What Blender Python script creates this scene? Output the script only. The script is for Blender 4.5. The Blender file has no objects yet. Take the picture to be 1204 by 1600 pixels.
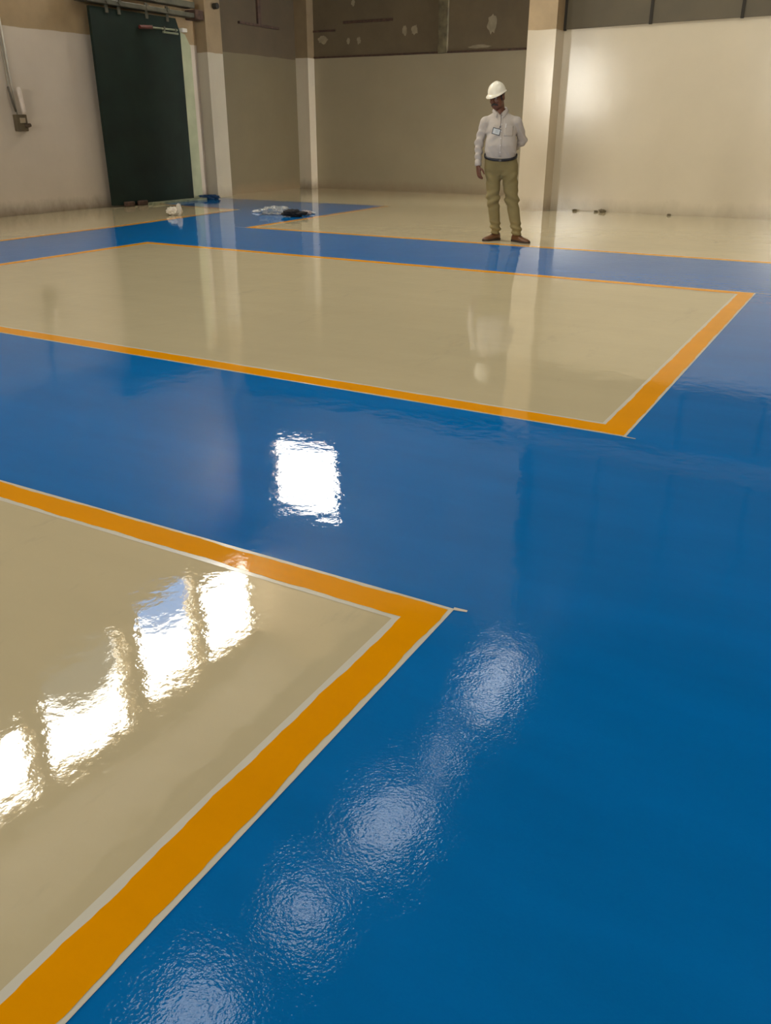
import bpy, bmesh, math, random
import numpy as np
from mathutils import Vector, Matrix, Euler
from mathutils.bvhtree import BVHTree

random.seed(7)
PI = math.pi
SC = bpy.context.scene
COL = SC.collection

# ------------------------------------------------------------------ camera
CAM_H = 1.25
F_PX = 1307.126
RR = ((0.87113559, 0.20653684, -0.44549446),
      (0.49103653, -0.36191211, 0.79240315),
      (0.0024306, -0.90904464, -0.41669166))          # world = RR @ (right, down, forward)
cam_d = bpy.data.cameras.new('camera')
cam = bpy.data.objects.new('camera', cam_d)
COL.objects.link(cam)
m3 = Matrix(((RR[0][0], -RR[0][1], -RR[0][2]), (RR[1][0], -RR[1][1], -RR[1][2]), (RR[2][0], -RR[2][1], -RR[2][2])))
cam.matrix_world = Matrix.Translation((0, 0, CAM_H)) @ m3.to_4x4()
cam_d.sensor_fit = 'HORIZONTAL'
cam_d.sensor_width = 36.0
cam_d.lens = 36.0 * F_PX / 1204.0
cam_d.clip_start = 0.02
SC.camera = cam

# ------------------------------------------------------------------ colour management
SC.view_settings.view_transform = 'Standard'
SC.view_settings.look = 'None'
SC.view_settings.gamma = 1.0
SC.view_settings.use_curve_mapping = False
SC.view_settings.exposure = 0.70

# ------------------------------------------------------------------ sky (bright cloud with blue gaps)
SKY = 24.0
w = bpy.data.worlds.new('sky')
SC.world = w
w.use_nodes = True
nt = w.node_tree
nt.nodes.clear()
out = nt.nodes.new('ShaderNodeOutputWorld')
bg = nt.nodes.new('ShaderNodeBackground')
tc = nt.nodes.new('ShaderNodeTexCoord')
nz = nt.nodes.new('ShaderNodeTexNoise')
nz.inputs['Scale'].default_value = 2.6
nz.inputs['Detail'].default_value = 5
nt.links.new(tc.outputs['Generated'], nz.inputs['Vector'])


def sky_gap(direction, r0, r1):
    """1 inside a gap in the clouds round one direction of the sky, ragged edge"""
    d = nt.nodes.new('ShaderNodeVectorMath'); d.operation = 'DISTANCE'
    nt.links.new(tc.outputs['Generated'], d.inputs[0])
    d.inputs[1].default_value = Vector(direction).normalized()
    a = nt.nodes.new('ShaderNodeMath'); a.operation = 'MULTIPLY_ADD'
    nt.links.new(nz.outputs['Fac'], a.inputs[0]); a.inputs[1].default_value = 0.25
    nt.links.new(d.outputs['Value'], a.inputs[2])
    mr = nt.nodes.new('ShaderNodeMapRange')
    nt.links.new(a.outputs[0], mr.inputs['Value'])
    mr.inputs['From Min'].default_value = r1 + 0.125; mr.inputs['From Max'].default_value = r0 + 0.125
    return mr.outputs['Result']


mixa = nt.nodes.new('ShaderNodeMixRGB')
mixa.inputs['Color1'].default_value = (1.0, 0.965, 0.90, 1)
mixa.inputs['Color2'].default_value = (0.0, 0.070, 0.20, 1)
mixb = nt.nodes.new('ShaderNodeMixRGB')
mixb.inputs['Color2'].default_value = (0.012, 0.017, 0.022, 1)
nt.links.new(sky_gap((-0.635, 0.592, 0.49), 0.045, 0.055), mixa.inputs['Fac'])
nt.links.new(mixa.outputs['Color'], mixb.inputs['Color1'])
nt.links.new(sky_gap((-0.70, 0.51, 0.515), 0.060, 0.075), mixb.inputs['Fac'])
nt.links.new(mixb.outputs['Color'], bg.inputs['Color'])
bg.inputs['Strength'].default_value = SKY
nt.links.new(bg.outputs['Background'], out.inputs['Surface'])


def portal(center, normal, sx, sy):
    """guides daylight sampling through one window opening (adds no light of its own)"""
    l = bpy.data.lights.new('window_portal', 'AREA')
    l.shape = 'RECTANGLE'; l.size = sx; l.size_y = sy
    l.cycles.is_portal = True
    o = bpy.data.objects.new('window_portal', l)
    o.location = center
    o.rotation_euler = Vector(normal).to_track_quat('-Z', 'Y').to_euler()
    COL.objects.link(o)


# ------------------------------------------------------------------ helpers
def tag(o, label=None, cat=None, group=None, kind=None):
    if label: o['label'] = label
    if cat: o['category'] = cat
    if group: o['group'] = group
    if kind: o['kind'] = kind
    return o


def empty(name, loc=(0, 0, 0), rz=0.0):
    o = bpy.data.objects.new(name, None)
    o.empty_display_size = 0.1
    o.location = loc; o.rotation_euler = (0, 0, rz)
    COL.objects.link(o)
    return o


def mesh_obj(name, verts, faces, mat, parent=None, smooth=False):
    me = bpy.data.meshes.new(name)
    me.from_pydata([tuple(map(float, v)) for v in verts], [], [tuple(int(i) for i in f) for f in faces])
    me.update()
    if smooth:
        me.polygons.foreach_set('use_smooth', [True] * len(me.polygons))
    if mat: me.materials.append(mat)
    o = bpy.data.objects.new(name, me)
    COL.objects.link(o)
    if parent: o.parent = parent
    return o


class MB:
    def __init__(s):
        s.v = []; s.f = []

    def add(s, v, f):
        n = len(s.v); s.v += [tuple(p) for p in v]; s.f += [tuple(i + n for i in q) for q in f]

    def box(s, a, b, bev=0.0):
        x0, y0, z0 = a; x1, y1, z1 = b
        if bev <= 0:
            s.add([(x0, y0, z0), (x1, y0, z0), (x1, y1, z0), (x0, y1, z0), (x0, y0, z1), (x1, y0, z1), (x1, y1, z1), (x0, y1, z1)],
                  [(0, 3, 2, 1), (4, 5, 6, 7), (0, 1, 5, 4), (1, 2, 6, 5), (2, 3, 7, 6), (3, 0, 4, 7)])
            return s
        bm = bmesh.new()
        bmesh.ops.create_cube(bm, size=1.0)
        for v in bm.verts:
            v.co = Vector(((x0 + x1) / 2 + v.co.x * (x1 - x0), (y0 + y1) / 2 + v.co.y * (y1 - y0), (z0 + z1) / 2 + v.co.z * (z1 - z0)))
        bmesh.ops.bevel(bm, geom=bm.edges[:], offset=bev, segments=2, affect='EDGES', profile=0.5)
        bm.verts.index_update()
        s.add([v.co[:] for v in bm.verts], [[v.index for v in f.verts] for f in bm.faces])
        bm.free()
        return s

    def tube(s, pts, r, n=10, cap=True):
        pts = [Vector(p) for p in pts]
        rad = r if isinstance(r, (list, tuple)) else [r] * len(pts)
        rings = []
        up = None
        for i, p in enumerate(pts):
            t = (pts[min(i + 1, len(pts) - 1)] - pts[max(i - 1, 0)]).normalized()
            if up is None:
                up = Vector((0, 0, 1)) if abs(t.z) < 0.9 else Vector((1, 0, 0))
            sx = t.cross(up).normalized(); up = sx.cross(t).normalized()
            rings.append([p + (sx * math.cos(2 * PI * k / n) + up * math.sin(2 * PI * k / n)) * rad[i] for k in range(n)])
        v = [q for ring in rings for q in ring]
        f = []
        for i in range(len(pts) - 1):
            for k in range(n):
                f.append((i * n + k, i * n + (k + 1) % n, (i + 1) * n + (k + 1) % n, (i + 1) * n + k))
        if cap:
            f.append(tuple(reversed(range(n)))); f.append(tuple(range((len(pts) - 1) * n, len(pts) * n)))
        s.add(v, f)
        return s

    def prism(s, poly, fn0, fn1):
        """poly of 2-D points mapped by fn0 and fn1 to the two faces"""
        n = len(poly)
        v = [fn0(*p) for p in poly] + [fn1(*p) for p in poly]
        s.add(v, [tuple(range(n)), tuple(reversed(range(n, 2 * n)))] + [(i, n + i, n + (i + 1) % n, (i + 1) % n) for i in range(n)])
        return s

    def build(s, name, mat, parent=None, smooth=False):
        o = mesh_obj(name, s.v, s.f, mat, parent, smooth)
        bm = bmesh.new(); bm.from_mesh(o.data)
        bmesh.ops.recalc_face_normals(bm, faces=bm.faces[:])
        bm.to_mesh(o.data); bm.free()
        return o


# ------------------------------------------------------------------ materials
def new_mat(name):
    m = bpy.data.materials.new(name)
    m.use_nodes = True
    return m, m.node_tree, m.node_tree.nodes['Principled BSDF']


def N(t, kind, **kw):
    n = t.nodes.new(kind)
    for k, v in kw.items():
        if hasattr(n, k): setattr(n, k, v)
        else: n.inputs[k].default_value = v
    return n


def coords(t):
    return N(t, 'ShaderNodeTexCoord').outputs['Object']


def noise(t, vec, scale, detail=3, rough=0.5, stretch=None):
    if stretch:
        mp = N(t, 'ShaderNodeMapping'); mp.inputs['Scale'].default_value = stretch
        t.links.new(vec, mp.inputs['Vector']); vec = mp.outputs['Vector']
    n = N(t, 'ShaderNodeTexNoise')
    n.inputs['Scale'].default_value = scale; n.inputs['Detail'].default_value = detail; n.inputs['Roughness'].default_value = rough
    t.links.new(vec, n.inputs['Vector'])
    return n.outputs['Fac']


def ramp(t, val, lo, hi, a=0.0, b=1.0):
    r = N(t, 'ShaderNodeMapRange'); r.clamp = True
    t.links.new(val, r.inputs['Value'])
    r.inputs['From Min'].default_value = lo; r.inputs['From Max'].default_value = hi
    r.inputs['To Min'].default_value = a; r.inputs['To Max'].default_value = b
    return r.outputs['Result']


def mathn(t, op, a, b=None, c=None):
    n = N(t, 'ShaderNodeMath'); n.operation = op
    for i, x in enumerate((a, b, c)):
        if x is None: continue
        if isinstance(x, (int, float)): n.inputs[i].default_value = x
        else: t.links.new(x, n.inputs[i])
    return n.outputs[0]


def mix(t, fac, a, b):
    n = N(t, 'ShaderNodeMixRGB')
    if isinstance(fac, (int, float)): n.inputs['Fac'].default_value = fac
    else: t.links.new(fac, n.inputs['Fac'])
    for k, x in (('Color1', a), ('Color2', b)):
        if isinstance(x, tuple): n.inputs[k].default_value = (*x[:3], 1)
        else: t.links.new(x, n.inputs[k])
    return n.outputs['Color']


def bump(t, height, dist, normal=None):
    b = N(t, 'ShaderNodeBump')
    b.inputs['Strength'].default_value = 1.0; b.inputs['Distance'].default_value = dist
    t.links.new(height, b.inputs['Height'])
    if normal is not None: t.links.new(normal, b.inputs['Normal'])
    return b.outputs['Normal']


def simple(name, col, rough=0.5, metal=0.0, var=0.12, scale=8.0, bmp=0.0, spec=0.5, alpha=None, trans=0.0):
    m, t, p = new_mat(name)
    c = coords(t)
    nf = noise(t, c, scale, 4)
    dark = tuple(x * (1 - var) for x in col); lite = tuple(min(1, x * (1 + var)) for x in col)
    t.links.new(mix(t, ramp(t, nf, 0.3, 0.7), dark, lite), p.inputs['Base Color'])
    p.inputs['Roughness'].default_value = rough; p.inputs['Metallic'].default_value = metal
    p.inputs['Specular IOR Level'].default_value = spec
    if alpha is not None: p.inputs['Alpha'].default_value = alpha
    if trans: p.inputs['Transmission Weight'].default_value = trans
    if bmp:
        t.links.new(bump(t, nf, bmp), p.inputs['Normal'])
    return m


def floor_paint(name, col, var, rough, wave, fine=0.0, fine_scale=220.0, dirt=None, rough_patch=None, chop=0.26, spec=0.28):
    """epoxy paint: broad roller waves and an optional fine orange peel"""
    m, t, p = new_mat(name)
    c = coords(t)
    big = noise(t, c, 0.7, 4, 0.55)
    streak = noise(t, c, 2.0, 5, 0.6, (0.5, 2.2, 1))
    fac = mathn(t, 'MULTIPLY_ADD', streak, 0.5, mathn(t, 'MULTIPLY', big, 0.5))
    dark = tuple(x * (1 - var) for x in col); lite = tuple(min(1, x * (1 + var)) for x in col)
    colr = mix(t, ramp(t, fac, 0.35, 0.65), dark, lite)
    if dirt:
        spk = noise(t, c, 9.0, 2, 0.5)
        colr = mix(t, ramp(t, spk, 0.80, 0.86, 0, 0.5), colr, dirt)
        scuff = noise(t, c, 1.6, 6, 0.72, (2.4, 0.8, 1))
        colr = mix(t, ramp(t, scuff, 0.60, 0.70, 0, 0.22), colr, dirt)
    t.links.new(colr, p.inputs['Base Color'])
    p.inputs['Specular IOR Level'].default_value = spec
    wv = noise(t, c, 2.3, 2, 0.45, (1.0, 0.75, 1))
    wv2 = noise(t, c, 12.0, 4, 0.55)
    hgt = mathn(t, 'MULTIPLY_ADD', wv2, chop, wv)
    nrm = bump(t, hgt, wave)
    if fine:
        fn = noise(t, c, fine_scale, 1, 0.5)
        if rough_patch:
            # the walkway was rolled again with a coarser roller: orange peel only there
            sx = N(t, 'ShaderNodeSeparateXYZ'); t.links.new(c, sx.inputs[0])
            yy = mathn(t, 'MULTIPLY_ADD', wv, 0.8, sx.outputs['Y'])
            xx = mathn(t, 'MULTIPLY_ADD', wv, 0.5, sx.outputs['X'])
            msk = mathn(t, 'MULTIPLY', ramp(t, yy, rough_patch[1], rough_patch[2], 1, 0), ramp(t, xx, rough_patch[0] - 0.3, rough_patch[0], 0, 1))
            amp = mathn(t, 'MULTIPLY_ADD', msk, fine, fine * 0.06)
            fh = mathn(t, 'MULTIPLY', fn, amp)
            nrm = bump(t, fh, 1.0, nrm)
            t.links.new(mathn(t, 'MULTIPLY_ADD', msk, 0.035, rough), p.inputs['Roughness'])
        else:
            nrm = bump(t, fn, fine, nrm)
            p.inputs['Roughness'].default_value = rough
    else:
        p.inputs['Roughness'].default_value = rough
    t.links.new(nrm, p.inputs['Normal'])
    return m


def wall_paint(name, low, high, z0, axis='Y', slope=0.0, rough_low=0.45, var=0.06, dirt=0.8, brush=0.0, base=(0.12, 0.08, 0.04)):
    """lower coat up to a cut-in line, old distemper above, grime along the skirting"""
    m, t, p = new_mat(name)
    c = coords(t)
    s = N(t, 'ShaderNodeSeparateXYZ'); t.links.new(c, s.inputs[0])
    zl = mathn(t, 'MULTIPLY_ADD', s.outputs[axis], -slope, s.outputs['Z'])
    edge = noise(t, c, 3.0, 2)
    zl = mathn(t, 'MULTIPLY_ADD', edge, 0.03, zl)
    up = ramp(t, zl, z0 + 0.010, z0 + 0.022)
    n1 = noise(t, c, 1.1, 5, 0.6)
    lowc = mix(t, ramp(t, n1, 0.3, 0.7), tuple(x * (1 - var) for x in low), tuple(min(1, x * (1 + var)) for x in low))
    n2 = noise(t, c, 1.7, 6, 0.65)
    highc = mix(t, ramp(t, n2, 0.3, 0.7), tuple(x * 0.85 for x in high), tuple(x * 1.12 for x in high))
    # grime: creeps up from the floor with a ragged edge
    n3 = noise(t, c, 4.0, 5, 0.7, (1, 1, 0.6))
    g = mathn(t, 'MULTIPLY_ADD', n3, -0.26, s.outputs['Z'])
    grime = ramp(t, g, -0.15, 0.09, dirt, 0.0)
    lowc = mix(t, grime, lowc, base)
    t.links.new(mix(t, up, lowc, highc), p.inputs['Base Color'])
    t.links.new(ramp(t, up, 0, 1, rough_low, 0.75), p.inputs['Roughness'])
    p.inputs['Specular IOR Level'].default_value = 0.5
    b1 = noise(t, c, 22.0, 4, 0.6, (1, 1, 0.25))
    b2 = noise(t, c, 3.0, 3, 0.5)
    nrm = bump(t, mathn(t, 'MULTIPLY_ADD', b2, 2.0, b1), 0.0015 + brush)
    t.links.new(nrm, p.inputs['Normal'])
    return m


M = {}
CREAM = (0.53, 0.452, 0.285)
M['blue'] = floor_paint('blue_epoxy', (0.0, 0.140, 0.44), 0.10, 0.03, 0.0020, fine=0.00018, fine_scale=160.0, chop=0.42, spec=0.18, rough_patch=(-0.95, 2.2, 3.0))
M['cream'] = floor_paint('cream_epoxy', CREAM, 0.035, 0.03, 0.0024, spec=0.42, dirt=(0.30, 0.27, 0.21))
M['yellow'] = floor_paint('yellow_epoxy', (0.76, 0.30, 0.0), 0.06, 0.05, 0.0018, spec=0.12)
M['pale'] = floor_paint('pale_primer', (0.60, 0.57, 0.48), 0.04, 0.15, 0.0018)

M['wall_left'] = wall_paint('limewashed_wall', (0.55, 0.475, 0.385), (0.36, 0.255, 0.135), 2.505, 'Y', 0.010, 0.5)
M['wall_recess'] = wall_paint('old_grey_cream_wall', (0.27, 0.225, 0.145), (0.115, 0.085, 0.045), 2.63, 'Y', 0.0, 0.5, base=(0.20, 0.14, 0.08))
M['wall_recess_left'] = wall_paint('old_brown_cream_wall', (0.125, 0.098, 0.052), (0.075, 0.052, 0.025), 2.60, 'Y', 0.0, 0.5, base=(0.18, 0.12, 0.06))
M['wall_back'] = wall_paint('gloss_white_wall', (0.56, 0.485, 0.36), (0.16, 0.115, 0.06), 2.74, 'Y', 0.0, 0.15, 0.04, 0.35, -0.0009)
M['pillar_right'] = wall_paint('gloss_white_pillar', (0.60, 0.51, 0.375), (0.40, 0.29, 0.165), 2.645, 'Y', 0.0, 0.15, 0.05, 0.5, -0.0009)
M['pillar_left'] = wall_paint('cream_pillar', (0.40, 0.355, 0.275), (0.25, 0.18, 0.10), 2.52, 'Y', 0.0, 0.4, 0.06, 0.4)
M['jamb'] = simple('pale_green_concrete', (0.40, 0.42, 0.27), 0.6, var=0.12, scale=3, bmp=0.003)
M['raw_wall'] = simple('brown_distemper', (0.26, 0.19, 0.11), 0.8, var=0.15, scale=1.0, bmp=0.003)
M['ceiling'] = simple('dull_steel_sheet', (0.14, 0.12, 0.095), 0.7, var=0.2, scale=0.8)
M['clad'] = simple('olive_grey_sheet', (0.082, 0.062, 0.030), 0.55, var=0.16, scale=1.6, bmp=0.002)
M['dark_gap'] = simple('dark_seam', (0.02, 0.015, 0.008), 0.8)
M['door'] = simple('dark_green_steel', (0.005, 0.015, 0.0105), 0.5, spec=0.3, var=0.35, scale=2.2, bmp=0.002)
M['door_pale'] = simple('worn_pale_green_steel', (0.22, 0.24, 0.15), 0.5, var=0.3, scale=9)
M['rail'] = simple('grimy_green_steel', (0.075, 0.07, 0.045), 0.6, var=0.3, scale=6)
M['rust'] = simple('rusty_steel', (0.06, 0.03, 0.018), 0.75, var=0.4, scale=14, bmp=0.002)
M['red'] = simple('red_brown_paint', (0.10, 0.015, 0.01), 0.5, var=0.3, scale=12)
M['white_metal'] = simple('white_window_frame', (0.6, 0.57, 0.5), 0.5)
M['post'] = simple('stained_concrete_post', (0.12, 0.10, 0.055), 0.8, var=0.4, scale=7, bmp=0.004)
M['plaster'] = simple('bare_plaster', (0.24, 0.20, 0.13), 0.85, var=0.15, scale=9)


def pane_mat(name, clear, tint):
    m, t, p = new_mat(name)
    t.nodes.remove(p)
    o = t.nodes['Material Output']
    tr = N(t, 'ShaderNodeBsdfTransparent'); gl = N(t, 'ShaderNodeBsdfGlossy'); mx = N(t, 'ShaderNodeMixShader')
    nn = noise(t, coords(t), 1.5, 4)
    t.links.new(mix(t, ramp(t, nn, 0.3, 0.7), tuple(x * 0.95 for x in tint), tint), tr.inputs['Color'])
    gl.inputs['Roughness'].default_value = 0.1
    mx.inputs['Fac'].default_value = 1 - clear
    t.links.new(tr.outputs[0], mx.inputs[1]); t.links.new(gl.outputs[0], mx.inputs[2])
    t.links.new(mx.outputs[0], o.inputs['Surface'])
    return m


M['pane'] = pane_mat('window_glass', 0.93, (0.97, 0.97, 0.95))
M['roof_sheet'] = pane_mat('clear_roof_sheet', 0.9, (0.55, 0.57, 0.58))


# ------------------------------------------------------------------ room shell
def holed_wall(name, fixed, span_u, span_z, holes, mat, axis, thick, side):
    """wall of a constant X or Y with rectangular openings; boxes around the holes in one mesh"""
    us = sorted({span_u[0], span_u[1], *[h[0] for h in holes], *[h[1] for h in holes]})
    zs = sorted({span_z[0], span_z[1], *[h[2] for h in holes], *[h[3] for h in holes]})
    mb = MB()
    for i in range(len(us) - 1):
        for j in range(len(zs) - 1):
            cu, cz = (us[i] + us[i + 1]) / 2, (zs[j] + zs[j + 1]) / 2
            if any(h[0] < cu < h[1] and h[2] < cz < h[3] for h in holes): continue
            a, b = sorted((fixed, fixed + side * thick))
            if axis == 'X': mb.box((a, us[i], zs[j]), (b, us[i + 1], zs[j + 1]))
            elif axis == 'Y': mb.box((us[i], a, zs[j]), (us[i + 1], b, zs[j + 1]))
            else: mb.box((us[i], zs[j], a), (us[i + 1], zs[j + 1], b))
    o = mb.build(name, mat)
    return tag(o, kind='structure')


XW = -11.75           # left wall
YB = 14.53            # far wall of the hall (right of the pillar)
YA = 17.25            # far wall of the recess
XP0, XP1 = -5.43, -4.97
YP = 14.15
HT = 10.8             # roof
XR, YF = 8.0, -20.0

# high windows of the left wall: y0, y1, z0, z1
LEFT_WIN = [(-11.0, -4.8, 1.8, 4.0), (5.3, 7.55, 8.5, 10.4), (7.9, 10.0, 8.0, 10.4), (10.4, 12.15, 7.75, 10.3), (12.4, 14.25, 8.3, 10.35)]
BACK_WIN = [(-11.0, -9.3, 5.2, 6.75)]
# unseen gable windows added to light the far wall: x0, x1, z0, z1
FILL_GABLE_WIN = [(-4.2, -1.4, 2.2, 6.0), (-0.9, 1.9, 2.2, 6.0), (2.4, 5.2, 2.2, 6.0)]
# the roof steps down from the tall left bay to a lower bay with clear sheets: x0, x1, y0, y1
XS, HL = -8.2, 8.7
ROOF = [(-5.25, -4.4, 11.9, 14.1), (-5.0, -4.55, 10.1, 11.0), (-5.4, -4.3, 7.9, 9.5), (-5.5, -4.6, 6.25, 7.2), (-5.9, -4.9, 4.0, 5.4)]
FILL_ROOF_R = [(1.7, 2.9, 5.6, 7.2), (1.7, 2.9, 8.2, 9.8)]  # unseen roof lights, added to brighten the white wall and middle floor

wl = holed_wall('wall_left', XW, (YF - 0.3, 14.13), (0, HT), LEFT_WIN, M['wall_left'], 'X', 0.3, -1)
tag(wl, 'cream and brown wall on the left holding the dark green sliding door', 'wall')
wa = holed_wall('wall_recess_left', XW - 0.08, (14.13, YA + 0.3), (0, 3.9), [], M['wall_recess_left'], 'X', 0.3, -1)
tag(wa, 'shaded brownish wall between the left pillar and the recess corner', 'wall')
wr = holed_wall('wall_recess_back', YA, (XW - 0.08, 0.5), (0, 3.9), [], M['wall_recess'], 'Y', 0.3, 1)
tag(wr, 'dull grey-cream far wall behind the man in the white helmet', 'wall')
wb = holed_wall('wall_back', YB, (XP1 - 0.1, XR + 0.3), (0, HL + 0.12), [], M['wall_back'], 'Y', 0.3, 1)
tag(wb, 'glossy white wall right of the pillar with dark sheets above', 'wall')
wu = holed_wall('wall_back_upper', 14.3, (XW - 0.3, XP1 - 0.1), (3.9, HT), BACK_WIN + [(XS + 0.12, XP1 - 0.1, HL + 0.12, HT)], M['raw_wall'], 'Y', 0.25, 1)
tag(wu, 'high brown wall above the opening of the recess', 'wall')
rc = MB().box((XW - 0.3, 14.3, 3.9), (0.5, YA + 0.3, 4.1)).build('ceiling_recess', M['raw_wall'])  # unseen slab, set low to hold the high daylight out of the recess
tag(rc, 'low slab over the recess, put in to keep high daylight out', 'ceiling', kind='structure')
wright = holed_wall('wall_right', XR, (YF - 0.3, YB + 0.3), (0, HL + 0.12), [], M['raw_wall'], 'X', 0.3, 1)
tag(wright, 'brown side wall to the right of the view', 'wall')
wf = holed_wall('wall_front', YF, (XW - 0.3, XR + 0.3), (0, HT), FILL_GABLE_WIN, M['raw_wall'], 'Y', 0.3, -1)
tag(wf, 'brown wall behind the viewpoint', 'wall')
cl = holed_wall('ceiling', HL, (XS, XR + 0.3), (YF - 0.3, YB + 0.3), ROOF + FILL_ROOF_R, M['ceiling'], 'Z', 0.12, 1)
tag(cl, 'dull metal roof of the lower bay with a row of clear sheets', 'ceiling')
ch = holed_wall('ceiling_high', HT, (XW - 0.3, XS), (YF - 0.3, YB + 0.3), [], M['ceiling'], 'Z', 0.12, 1)
tag(ch, 'dull metal roof over the tall left bay', 'ceiling')
cs = holed_wall('wall_roof_step', XS, (YF - 0.3, YB + 0.3), (HL, HT), [], M['ceiling'], 'X', 0.12, 1)
tag(cs, 'metal upstand between the two roof heights', 'wall')

nwin = [0]


def window(axis, fixed, u0, u1, z0, z1, inward, mat, label):
    nwin[0] += 1
    root = empty('window_%d' % nwin[0])
    tag(root, label, 'window', kind='structure')
    fr = MB(); pn = MB(); t = 0.05; d = 0.06

    def bx(mb, a0, a1, c0, c1, dd=d):
        if axis == 'X': mb.box((fixed - dd / 2, a0, c0), (fixed + dd / 2, a1, c1))
        elif axis == 'Y': mb.box((a0, fixed - dd / 2, c0), (a1, fixed + dd / 2, c1))
        else: mb.box((a0, c0, fixed - dd / 2), (a1, c1, fixed + dd / 2))
    bx(fr, u0, u0 + t, z0, z1); bx(fr, u1 - t, u1, z0, z1); bx(fr, u0 + t, u1 - t, z0, z0 + t); bx(fr, u0 + t, u1 - t, z1 - t, z1)
    fr.build('window_frame', M['white_metal'], root)
    bx(pn, u0 + t, u1 - t, z0 + t, z1 - t, 0.006)
    pn.build('pane', mat, root)
    cu, cz = (u0 + u1) / 2, (z0 + z1) / 2
    c = {'X': (fixed + inward * 0.06, cu, cz), 'Y': (cu, fixed + inward * 0.06, cz), 'Z': (cu, cz, fixed + inward * 0.06)}[axis]
    nrm = {'X': (inward, 0, 0), 'Y': (0, inward, 0), 'Z': (0, 0, inward)}[axis]
    portal(c, nrm, (u1 - u0), (z1 - z0)) if axis != 'X' else portal(c, nrm, (z1 - z0) if False else (u1 - u0), (z1 - z0))
    return root


for i, (a, b, c, d) in enumerate(LEFT_WIN):
    window('X', XW - 0.15, a, b, c, d, 1, M['pane'], 'high daylit window of the left wall, number %d of the row from the near end' % i if i else 'low wide window of the left wall behind the viewpoint')
for a, b, c, d in BACK_WIN:
    window('Y', 14.42, a, b, c, d, -1, M['pane'], 'high daylit window above the recess')
for i, (a, b, c, d) in enumerate(FILL_GABLE_WIN):
    window('Y', YF - 0.15, a, b, c, d, 1, M['pane'], ('left', 'middle', 'right')[i] + ' tall window added behind the viewpoint to light the far wall')
for i, (a, b, c, d) in enumerate(ROOF):
    window('Z', HL + 0.06, a, b, c, d, -1, M['roof_sheet'], 'clear roof sheet, number %d of the row from the far end' % (i + 1))
for i, (a, b, c, d) in enumerate(FILL_ROOF_R):
    window('Z', HL + 0.06, a, b, c, d, -1, M['pane'], 'wide roof light added right of the view to brighten the wall, number %d from the near end' % (i + 1))

# dark cladding sheets above the white back wall, each hung in front of the wall with a dark seam
xs = [XP1 - 0.02, -3.625, -2.335, -1.05, 0.24, 1.53]
zb = [2.665, 2.69, 2.705, 2.715, 2.72, 2.725]
for i in range(len(xs) - 1):
    x0, x1 = xs[i], xs[i + 1] - 0.018
    MB().prism([(x0, zb[i]), (x1, zb[i + 1]), (x1, HL), (x0, HL)], lambda x, z: (x, YB - 0.03, z), lambda x, z: (x, YB + 0.02, z)).build('cladding_sheet', M['clad'], wb)
    MB().box((x1 - 0.012, YB - 0.045, zb[i + 1] - 0.01), (x1 + 0.03, YB - 0.005, HL)).build('seam_cover', M['dark_gap'], wb)
MB().box((XP1 - 0.02, YB - 0.055, 2.65), (XP1 + 0.035, YB, HL)).build('seam_cover', M['dark_gap'], wb)

# pillars
pr = MB().box((XP0, YP, 0), (XP1, YB + 0.15, 3.9)).build('pillar_right', M['pillar_right'])
tag(pr, 'glossy white pillar behind the man, brown above', 'pillar', kind='structure')
pl = MB().box((XW - 0.1, 13.70, 0), (XW + 0.25, 14.14, 3.9)).build('pillar_left', M['pillar_left'])
tag(pl, 'cream pillar right of the green sliding door', 'pillar', kind='structure')
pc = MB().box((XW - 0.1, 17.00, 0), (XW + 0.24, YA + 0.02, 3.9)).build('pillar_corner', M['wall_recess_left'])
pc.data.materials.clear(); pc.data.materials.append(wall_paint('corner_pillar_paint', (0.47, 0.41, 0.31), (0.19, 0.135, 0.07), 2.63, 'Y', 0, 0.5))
tag(pc, 'narrow pillar in the corner of the recess', 'pillar', kind='structure')

# ------------------------------------------------------------------ floor and its paint
fl = MB().box((XW - 0.3, YF - 0.3, -0.2), (XR + 0.3, YA + 0.3, 0.0)).build('floor', M['blue'])
tag(fl, 'glossy blue painted floor of the hall', 'floor', kind='structure')


def wob(seed, amp):
    r = random.Random(seed)
    ph = [(r.uniform(0, 6.28), r.uniform(0.8, 1.2)) for _ in range(5)]
    fr = (1.7, 4.1, 9.7, 23.0, 61.0); am = (0.30, 0.30, 0.22, 0.14, 0.08)
    return lambda s: amp * sum(a * math.sin(f * k * s * 2 * PI / 2.0 + p) for a, f, (p, k) in zip(am, fr, ph))


def flat(name, poly, z, mat):
    return mesh_obj(name, [(x, y, z) for x, y in poly], [tuple(range(len(poly)))], mat, fl)


def offset_poly(poly, d, closed=True):
    n = len(poly); res = []
    for i in range(n):
        p = Vector(poly[i])
        a = Vector(poly[(i - 1) % n]) if (closed or i > 0) else None
        b = Vector(poly[(i + 1) % n]) if (closed or i < n - 1) else None
        e1 = (p - a).normalized() if a is not None else None
        e2 = (b - p).normalized() if b is not None else None
        if e1 is None: e1 = e2
        if e2 is None: e2 = e1
        n1 = Vector((-e1.y, e1.x)); n2 = Vector((-e2.y, e2.x))
        mn = n1 + n2
        res.append(tuple(p + mn * (d / max(0.3, mn.dot(n1)))))
    return res


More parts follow.
